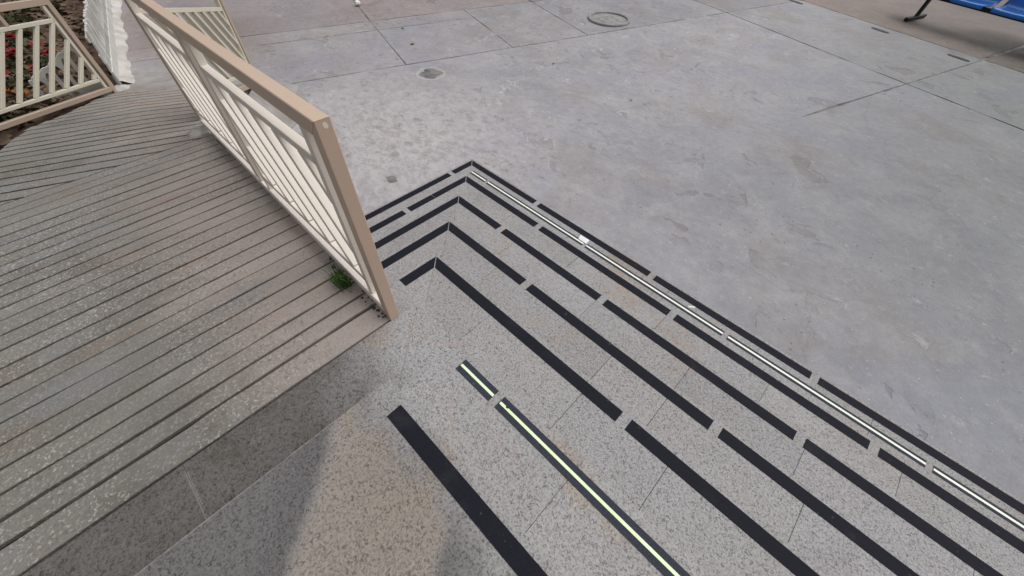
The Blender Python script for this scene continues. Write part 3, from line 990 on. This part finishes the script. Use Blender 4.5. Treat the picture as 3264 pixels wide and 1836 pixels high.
def inside(x, y):
    c = False
    for i in range(len(SP)):
        (x1, y1), (x2, y2) = SP[i], SP[(i + 1) % len(SP)]
        if (y1 > y) != (y2 > y) and x < (x2 - x1) * (y - y1) / (y2 - y1) + x1: c = not c
    return c


cs = .09
nx, ny = int(9.1 / cs), int(5.1 / cs)
XX, YY = np.meshgrid(-12 + cs * np.arange(nx + 1), -4.2 + cs * np.arange(ny + 1), indexing='ij')
ZZ = -.795 + .06 * (vnoise(XX, YY, .5, 21) - .5) + .05 * (vnoise(XX, YY, .14, 22) - .5)
idx = np.arange((nx + 1) * (ny + 1)).reshape(nx + 1, ny + 1)
F = []
for i in range(nx):
    for j in range(ny):
        if inside(XX[i, j] + cs / 2, YY[i, j] + cs / 2): F.append((idx[i, j], idx[i + 1, j], idx[i + 1, j + 1], idx[i, j + 1]))
o = obj('flower_bed_soil', np.stack([XX.ravel(), YY.ravel(), ZZ.ravel()], 1), F, M_SOIL, smooth=False)
tag(o, kind='structure')


def leaf_mesh(name, mat, n, r, h, size, seed):
    q = np.random.default_rng(seed)
    mb = MB()
    for i in range(n):
        a = q.uniform(0, 2 * math.pi); rr = r * math.sqrt(q.random()); z = h * q.random()
        c = np.array([rr * math.cos(a), rr * math.sin(a), z])
        u = q.normal(0, 1, 3); u[2] *= .5; u /= np.linalg.norm(u)
        v = np.cross(u, q.normal(0, 1, 3)); v /= np.linalg.norm(v)
        s = size * q.uniform(.6, 1.3)
        mb.add([c, c + u * s * .5 + v * s * .28, c + u * s, c + u * s * .5 - v * s * .28], [(0, 1, 2, 3)])
    me = bpy.data.meshes.new(name)
    me.from_pydata(mb.V, [], mb.F); me.materials.append(mat); me.update()
    return me


def bloom_mesh(mat, seed):
    q = np.random.default_rng(seed)
    mb = MB()
    for ring, (n, r, tilt) in enumerate(((9, .062, .25), (8, .045, .7), (6, .026, 1.1))):
        for i in range(n):
            a = 2 * math.pi * (i + .5 * ring) / n + q.normal(0, .12)
            u = np.array([math.cos(a) * math.cos(tilt), math.sin(a) * math.cos(tilt), math.sin(tilt)])
            s = np.array([-math.sin(a), math.cos(a), 0])
            mb.add([(0, 0, 0), u * r * .6 + s * r * .3, u * r + np.array([0, 0, .004]), u * r * .6 - s * r * .3], [(0, 1, 2, 3)])
    me = bpy.data.meshes.new('bloom')
    me.from_pydata([tuple(v) for v in mb.V], [], mb.F); me.materials.append(mat); me.update()
    return me


LEAF_G = [leaf_mesh('foliage', M_LEAF, 90, .17, .15, .075, 31), leaf_mesh('foliage', M_LEAF, 70, .14, .12, .07, 32)]
LEAF_D = leaf_mesh('foliage', M_DRY, 70, .18, .08, .07, 33)
BL = {'r': [bloom_mesh(M_RED, 41), bloom_mesh(M_RED, 42)], 'o': [bloom_mesh(M_ORANGE, 43)]}


def child(name, me, parent, loc, rz=0, sc_=1.0, rx=0):
    o = bpy.data.objects.new(name, me); COL.objects.link(o); o.parent = parent
    o.location = loc; o.rotation_euler = (rx, 0, rz); o.scale = (sc_,) * 3
    return o


PL = [(-7.71, -1.08, 'r', 2, 'red flowering plant at the back, under the top rail of the left railing'),
      (-6.67, -1.17, 'r', 2, 'red flowering plant midway back, seen between the first two slanted bars'),
      (-6.32, -1.28, 'r', 2, 'red flowering plant with dull leaves, just below the midway one'),
      (-5.97, -1.25, 'r', 3, 'largest bright red flowering plant, between the first two slanted bars'),
      (-6.19, -1.00, 'r', 1, 'single red flower half hidden behind the second slanted bar'),
      (-5.84, -.96, 'r', 2, 'red flowering plant next to the white picket fence end'),
      (-5.45, -1.12, 'r', 1, 'single red flower at the tip of the low white fence wing'),
      (-5.49, -1.38, 'r', 2, 'low red flowering plant below the largest one'),
      (-5.60, -1.50, 'r', 1, 'red flower at the left picture edge beside the slanted bar'),
      (-6.71, -.66, 'r', 1, 'single red flower tucked beside the left railing post'),
      (-6.14, -1.45, 'r', 1, 'small red flower at the far left behind the first bar'),
      (-4.93, -1.41, 'o', 1, 'small orange flower by the lower inner rail'),
      (-4.76, -1.30, 'o', 1, 'low orange flower in front of the white fence wing'),
      (-4.53, -1.51, 'o', 2, 'orange flowering plant at the bottom left by the ramp'),
      (-4.66, -1.60, 'r', 2, 'red flowering plant beside the orange one at bottom left'),
      (-7.16, -1.12, 'g', 0, 'dark green leafy plant without flowers behind the first bars'),
      (-8.3, -.75, 'g', 0, 'dark green leafy plant at the back beside the white fence')]
for i, (x, y, kcol, nb, lab) in enumerate(PL):
    t_ = thing('flowering_plant' if nb else 'leafy_plant', (x, y, -.79), lab, 'plant', 'plants in the flower bed')
    child('foliage', LEAF_G[i % 2] if nb != 1 else LEAF_D, t_, (0, 0, 0), i * 1.3, 1.0 if nb else 1.5)
    if i % 3 == 0: child('foliage', LEAF_D, t_, (.05, .08, 0), i * .7, 1.0)
    for b in range(nb):
        a = i * 2.1 + b * 2.4
        child('bloom', BL[kcol][b % len(BL[kcol])], t_, (.07 * math.cos(a) * (b > 0), .07 * math.sin(a) * (b > 0), .13 + .02 * b), a, 1.15, .25)
# fallen dry leaves over the soil, nobody could count them
dl = MB()
for i in range(2600):
    x, y = rng.uniform(-11, -3.2), rng.uniform(-3.2, .7)
    if not inside(x, y) or not inside(x, y + .12): continue
    a = rng.uniform(0, 6.28); s = rng.uniform(.03, .085); tz = rng.normal(0, .35)
    u = np.array([math.cos(a), math.sin(a), tz * .4]) * s; v = np.array([-math.sin(a), math.cos(a), rng.normal(0, .35)]) * s * .5
    c = np.array([x, y, -.775 + rng.uniform(0, .03)])
    dl.add([c - u, c + v, c + u, c - v], [(0, 1, 2, 3)])
tag(dl.make('leaf_litter', M_DRY), kind='stuff')

# ------------------------------------------------------------------ white picket fence round the bed
def picket_mesh(w, h, th=.018):
    P = [(-w / 2, 0), (w / 2, 0), (w / 2, h - w * .55)] + [(w / 2 * math.cos(a), h - w * .55 + w * .55 * math.sin(a)) for a in (.5, 1.0, 1.57, 2.14, 2.64)] + [(-w / 2, h - w * .55)]
    n = len(P)
    V = [(x, -th / 2, z) for x, z in P] + [(x, th / 2, z) for x, z in P]
    F = [tuple(range(n)), tuple(reversed(range(n, 2 * n)))] + [(i, n + i, n + (i + 1) % n, (i + 1) % n) for i in range(n)]
    me = bpy.data.meshes.new('picket'); me.from_pydata(V, [], F); me.materials.append(M_WHITE); me.update()
    return me


ga, gb = np.array([-4.96, -.592]), np.array([-9.6, .335])
gd = (gb - ga); gl = np.linalg.norm(gd); gd /= gl
gang = math.atan2(gd[1], gd[0])
gn = np.array([-gd[1], gd[0]])
pf = thing('picket_fence', (ga[0], ga[1], ZG), 'low white picket fence with round tops running back along the flower bed', 'fence', 'low white picket fencing')
pk = picket_mesh(.036, .535)
lean = math.radians(5)
kk = int(gl / .054)
for i in range(kk):
    t_ = .03 + i * .054
    o = child('picket', pk, pf, (gd[0] * t_, gd[1] * t_, random.uniform(-.012, .006)), gang)
    o.rotation_euler = (lean * random.uniform(.8, 1.2), random.uniform(-.015, .015), gang)
for hz, wd in ((.0, .15), (.225, .09), (.425, .055)):
    p = np.array([*(ga + gn * -.014), ZG + hz]); D = np.array([gd[0], gd[1], 0]); N = np.array([gn[0], gn[1], 0])
    MB().box(p - N * .016, D * gl, N * .020, np.array([0, 0, wd]), .003).make('fence_rail', M_WHITE, pf)
# plastered foot, uneven
nseg = 90
side = -1 if gn @ np.array([0, 1]) > 0 else 1
Vp, Fp = [], []
for i in range(nseg + 1):
    c = ga + gd * (gl * i / nseg)
    wv_ = .105 + .010 * math.sin(i * .62) + .014 * math.sin(i * .21 + 1) + rng.uniform(-.008, .008)
    for (o_, h_) in ((.012, .05 + rng.uniform(-.012, .012)), (wv_ * .45, .042 + rng.uniform(-.014, .014)), (wv_ * .8, .026 + rng.uniform(-.008, .008)), (wv_ * 1.15, .004), (wv_ * 1.2, -.03)):
        q_ = c - gn * o_
        Vp.append((q_[0], q_[1], ZG + h_))
for i in range(nseg):
    for k in range(4):
        a = i * 5 + k
        Fp.append((a, a + 1, a + 6, a + 5))
obj('plaster_foot', Vp, Fp, M_PLASTER, pf, smooth=True)

ha, hb = np.array([-4.90, -.70]), np.array([-4.84, -1.20])
hd = hb - ha; hl = np.linalg.norm(hd); hd /= hl
hang = math.atan2(hd[1], hd[0])
pw = thing('picket_fence', (ha[0], ha[1], ZG), 'short white fence wing with arched openings falling away from the corner, behind the left railing', 'fence', 'low white picket fencing')


def htop(t_): return .50 - .235 * min(1, t_ / hl) ** .8


nn_ = 5
for i in range(nn_ + 1):
    t_ = .02 + (hl - .03) * i / nn_
    h_ = htop(t_)
    o = child('picket', picket_mesh(.034, h_), pw, (hd[0] * t_, hd[1] * t_, 0), hang)
    if i < nn_:
        # arch head between two pickets
        t2 = .02 + (hl - .03) * (i + 1) / nn_
        h2 = htop(t2)
        N = np.array([-hd[1], hd[0], 0]) * .011
        top, low = [], []
        for s_ in np.linspace(0, 1, 9):
            tt = t_ + (t2 - t_) * s_
            base = np.array([*(ha + hd * tt), 0])
            zt = h_ + (h2 - h_) * s_ - .012 + .020 * math.sin(math.pi * s_)
            za = zt - .125 + .085 * math.sin(math.pi * s_)
            top.append(base + np.array([0, 0, ZG + zt])); low.append(base + np.array([0, 0, ZG + za]))
        V, m = [], 9
        for side in (1, -1):
            V += [p + N * side for p in top] + [p + N * side for p in low]
        F = []
        for j in range(m - 1):
            F.append((j, m + j, m + j + 1, j + 1)); F.append((2 * m + j, 2 * m + j + 1, 3 * m + j + 1, 3 * m + j))
            F.append((j, j + 1, 2 * m + j + 1, 2 * m + j)); F.append((m + j, 3 * m + j, 3 * m + j + 1, m + j + 1))
        obj('arch', V, F, M_WHITE, pw)
D = np.array([hd[0], hd[1], 0]); N = np.array([-hd[1], hd[0], 0])
MB().box(np.array([ha[0], ha[1], ZG - .03]) - N * .02, D * hl, N * .04, np.array([0, 0, .16]), .006).make('kerb', M_PLASTER, pw)

# ------------------------------------------------------------------ courtyard details
# manhole: iron ring round a sunken cover
mh = thing('manhole', (-2.735, 5.68, ZG), 'round sunken manhole cover with a raised rim in the courtyard', 'manhole cover')


def lathe(prof, c, n=48):
    V, F = [], []
    for (r, z) in prof:
        for j in range(n):
            a = 2 * math.pi * j / n
            V.append((c[0] + r * math.cos(a), c[1] + r * math.sin(a), c[2] + z))
    for i in range(len(prof) - 1):
        for j in range(n):
            k = (j + 1) % n
            F.append((i * n + j, i * n + k, (i + 1) * n + k, (i + 1) * n + j))
    F.append(tuple((len(prof) - 1) * n + j for j in range(n)))
    return V, F


V, F = lathe([(.352, -.01), (.348, .020), (.338, .029), (.314, .030), (.302, .024), (.296, .004)], mh.location)
obj('rim', V, F[:-1], M_IRON, mh)
V, F = lathe([(.296, .006), (.27, .009), (.26, .006), (.18, .006), (.17, .012), (.13, .012), (.12, .006), (.06, .006), (.05, .012), (.01, .013)], mh.location)
obj('cover', V, F, M_IRON, mh)

# raised dark plates standing in for oblong holes along the far slabs
for (x, y, lab) in ((-1.0, 9.42, 'dark oblong plate standing for a hole in the far slab edge, leftmost'), (.55, 8.90, 'dark oblong plate standing for a hole in the far slab, below the bench foot'),
                    (1.69, 8.47, 'dark oblong plate standing for a hole in the far slab, rightmost')):
    P = []
    for j in range(20):
        a = 2 * math.pi * j / 20
        u, w = .15 * math.copysign(abs(math.cos(a)) ** .6, math.cos(a)), .042 * math.copysign(abs(math.sin(a)) ** .8, math.sin(a))
        P.append((x + u * CA - w * SA, y + u * SA + w * CA))
    o = MB().prism(ccw(P), ZG + .006, .02, .004).make('hole_plate', M_DARK)
    tag(o, lab, 'socket plate', 'dark plates standing for holes in the slabs')  # no real socket plates: each one stands in for an oblong hole

# crumpled scrap of paper
q = np.random.default_rng(5)
def scrap(c, r, seed, label):
    q = np.random.default_rng(seed); V = []; F = []
    n, m = 7, 5
    for i in range(m):
        th = math.pi * (i + .5) / m
        for j in range(n):
            a = 2 * math.pi * j / n; k = r * q.uniform(.6, 1.25)
            V.append((c[0] + k * math.sin(th) * math.cos(a), c[1] + k * math.sin(th) * math.sin(a), c[2] + r * .7 + k * .75 * math.cos(th)))
    for i in range(m - 1):
        for j in range(n):
            F.append((i * n + j, i * n + (j + 1) % n, (i + 1) * n + (j + 1) % n, (i + 1) * n + j))
    F.append(tuple(range(n))); F.append(tuple((m - 1) * n + j for j in range(n)))
    return tag(obj('paper_scrap', V, F, M_PAPER), label, 'litter')


scrap((-5.82, 2.93, ZG), .055, 1, 'crumpled white paper scrap lying on the brownish far slab')
# white sticker on the lowest step, and a torn bit of it
o = MB().prism(ccw([(.166, 1.137), (.181, 1.093), (.254, 1.091), (.249, 1.138)]), lambda x, y: -6 * RS + .0042 + .0008 * ((x - .21) / .05) ** 2, .0006, .0002).make('paper_label', M_PAPER)
tag(o, 'white paper label stuck across the lowest step between two strips', 'label')
o = MB().prism(ccw([(1.045, 1.118), (1.058, 1.112), (1.090, 1.140), (1.080, 1.146)]), -6 * RS + .0014, .001, .0002).make('paper_scrap', M_PAPER)
tag(o, 'thin white paper sliver on the lowest step', 'litter')
# dead leaves and stones scattered on the courtyard
for i, (x, y, r, lab) in enumerate([(-4.49, 2.86, .026, 'dark dead leaf beside the far joint, near the manhole side'), (-3.9, 2.6, .032, 'dark dead leaf on the slab above the pothole'),
                                    (-2.17, 3.6, .02, 'dark dead leaf in the middle of the courtyard'), (-.89, 3.5, .016, 'tiny dark leaf on the plain middle slab'),
                                    (-1.7, .25, .022, 'tiny dark pebble beside the lowest step corner')]):
    a = i * 1.3
    P = [(x + r * (math.cos(t_) * math.cos(a) - .45 * math.sin(t_) * math.sin(a)), y + r * (math.cos(t_) * math.sin(a) + .45 * math.sin(t_) * math.cos(a))) for t_ in np.linspace(0, 2 * math.pi, 9)[:-1]]
    o = MB().prism(ccw(P), lambda u, v: ZG + .012 + .15 * ((u - x) ** 2 + (v - y) ** 2) / r, .004, .001).make('dead_leaf' if i < 4 else 'pebble', M_DARK)
    tag(o, lab, 'leaf' if i < 4 else 'pebble')

# ------------------------------------------------------------------ beam bench with blue shell seats
E1 = np.array([CA, SA, 0]); E2 = np.array([-SA, CA, 0])
B0 = np.array([.83, 10.12, ZG])        # foot of the left leg
bn = thing('bench', tuple(B0), 'row of blue plastic shell seats on a black steel beam at the back right', 'bench')


def shell(parent, c):
    """moulded seat: pan with a rolled front lip, curving up into a back; c = middle of the front edge"""
    w, nu, nv = .50, 9, 15
    prof = [(-.012, -.045), (-.006, -.012), (.02, .0), (.10, -.012), (.22, -.028), (.32, -.026), (.39, -.008), (.43, .035), (.45, .10), (.465, .18), (.48, .26), (.49, .33), (.495, .37), (.505, .385), (.515, .37)]
    V, F = [], []
    for lay in (0, 1):
        for i, (dy, dz) in enumerate(prof):
            for j in range(nu):
                s = -1 + 2 * j / (nu - 1)
                ww = w / 2 * (1 - .10 * (i < 2) - .06 * (i > 11)) * s
                cup = .008 * s * s * (1 if i > 1 else .3)
                p = c + E1 * ww + E2 * (dy - (.02 * s * s if i > 8 else 0)) + np.array([0, 0, dz + cup - lay * .012])
                if lay: p = p + E2 * (.01 if i > 6 else 0)
                V.append(p)
    m = nu * nv
    for i in range(nv - 1):
        for j in range(nu - 1):
            a = i * nu + j
            F.append((a, a + 1, a + nu + 1, a + nu)); F.append((m + a, m + a + nu, m + a + nu + 1, m + a + 1))
    for i in range(nv - 1):
        F.append((i * nu, i * nu + nu, m + i * nu + nu, m + i * nu)); a = i * nu + nu - 1
        F.append((a, m + a, m + a + nu, a + nu))
    for j in range(nu - 1):
        F.append((j, m + j, m + j + 1, j + 1)); a = (nv - 1) * nu + j
        F.append((a, a + 1, m + a + 1, m + a))
    return obj('seat', V, F, M_BLUE, parent, smooth=True)


f0 = np.array([1.33, 9.70, ZG + .43])           # front edge of the first seat in view
for i in range(-1, 4):
    s_ = shell(bn, f0 + E1 * .575 * i)
    cc = f0 + E1 * .575 * i + E2 * .24 - np.array([0, 0, .056])
    MB().box(cc - E1 * .10 - E2 * .11, E1 * .20, E2 * .22, np.array([0, 0, .022]), .003).make('seat_bracket', M_STEEL, bn)
bc = f0 + E2 * .25 - np.array([0, 0, .115])
MB().box(bc - E1 * .95, E1 * 3.3, E2 * .06, np.array([0, 0, .06]), .004).make('beam', M_STEEL, bn)
for s in (0.0, 2.05):
    p = B0 + E1 * s
    top = bc + E1 * ((p - bc) @ E1) + E2 * .03
    lg = MB()
    D = top - (p + np.array([0, 0, .05]))
    lg.box(p + np.array([0, 0, .05]) - E1 * .025 - E2 * .035, E1 * .05, E2 * .07, D, .004)
    lo_ = lg.make('leg', M_STEEL, bn)
    MB().box(p - E1 * .03 - E2 * .31 + np.array([0, 0, .012]), E1 * .06, E2 * .62, np.array([0, 0, .045]), .006).make('foot', M_STEEL, lo_)
    for e in (-.28, .28):
        MB().box(p - E1 * .02 + E2 * (e - .02), E1 * .04, E2 * .04, np.array([0, 0, .0125]), .002).make('pad', M_STEEL, lo_)
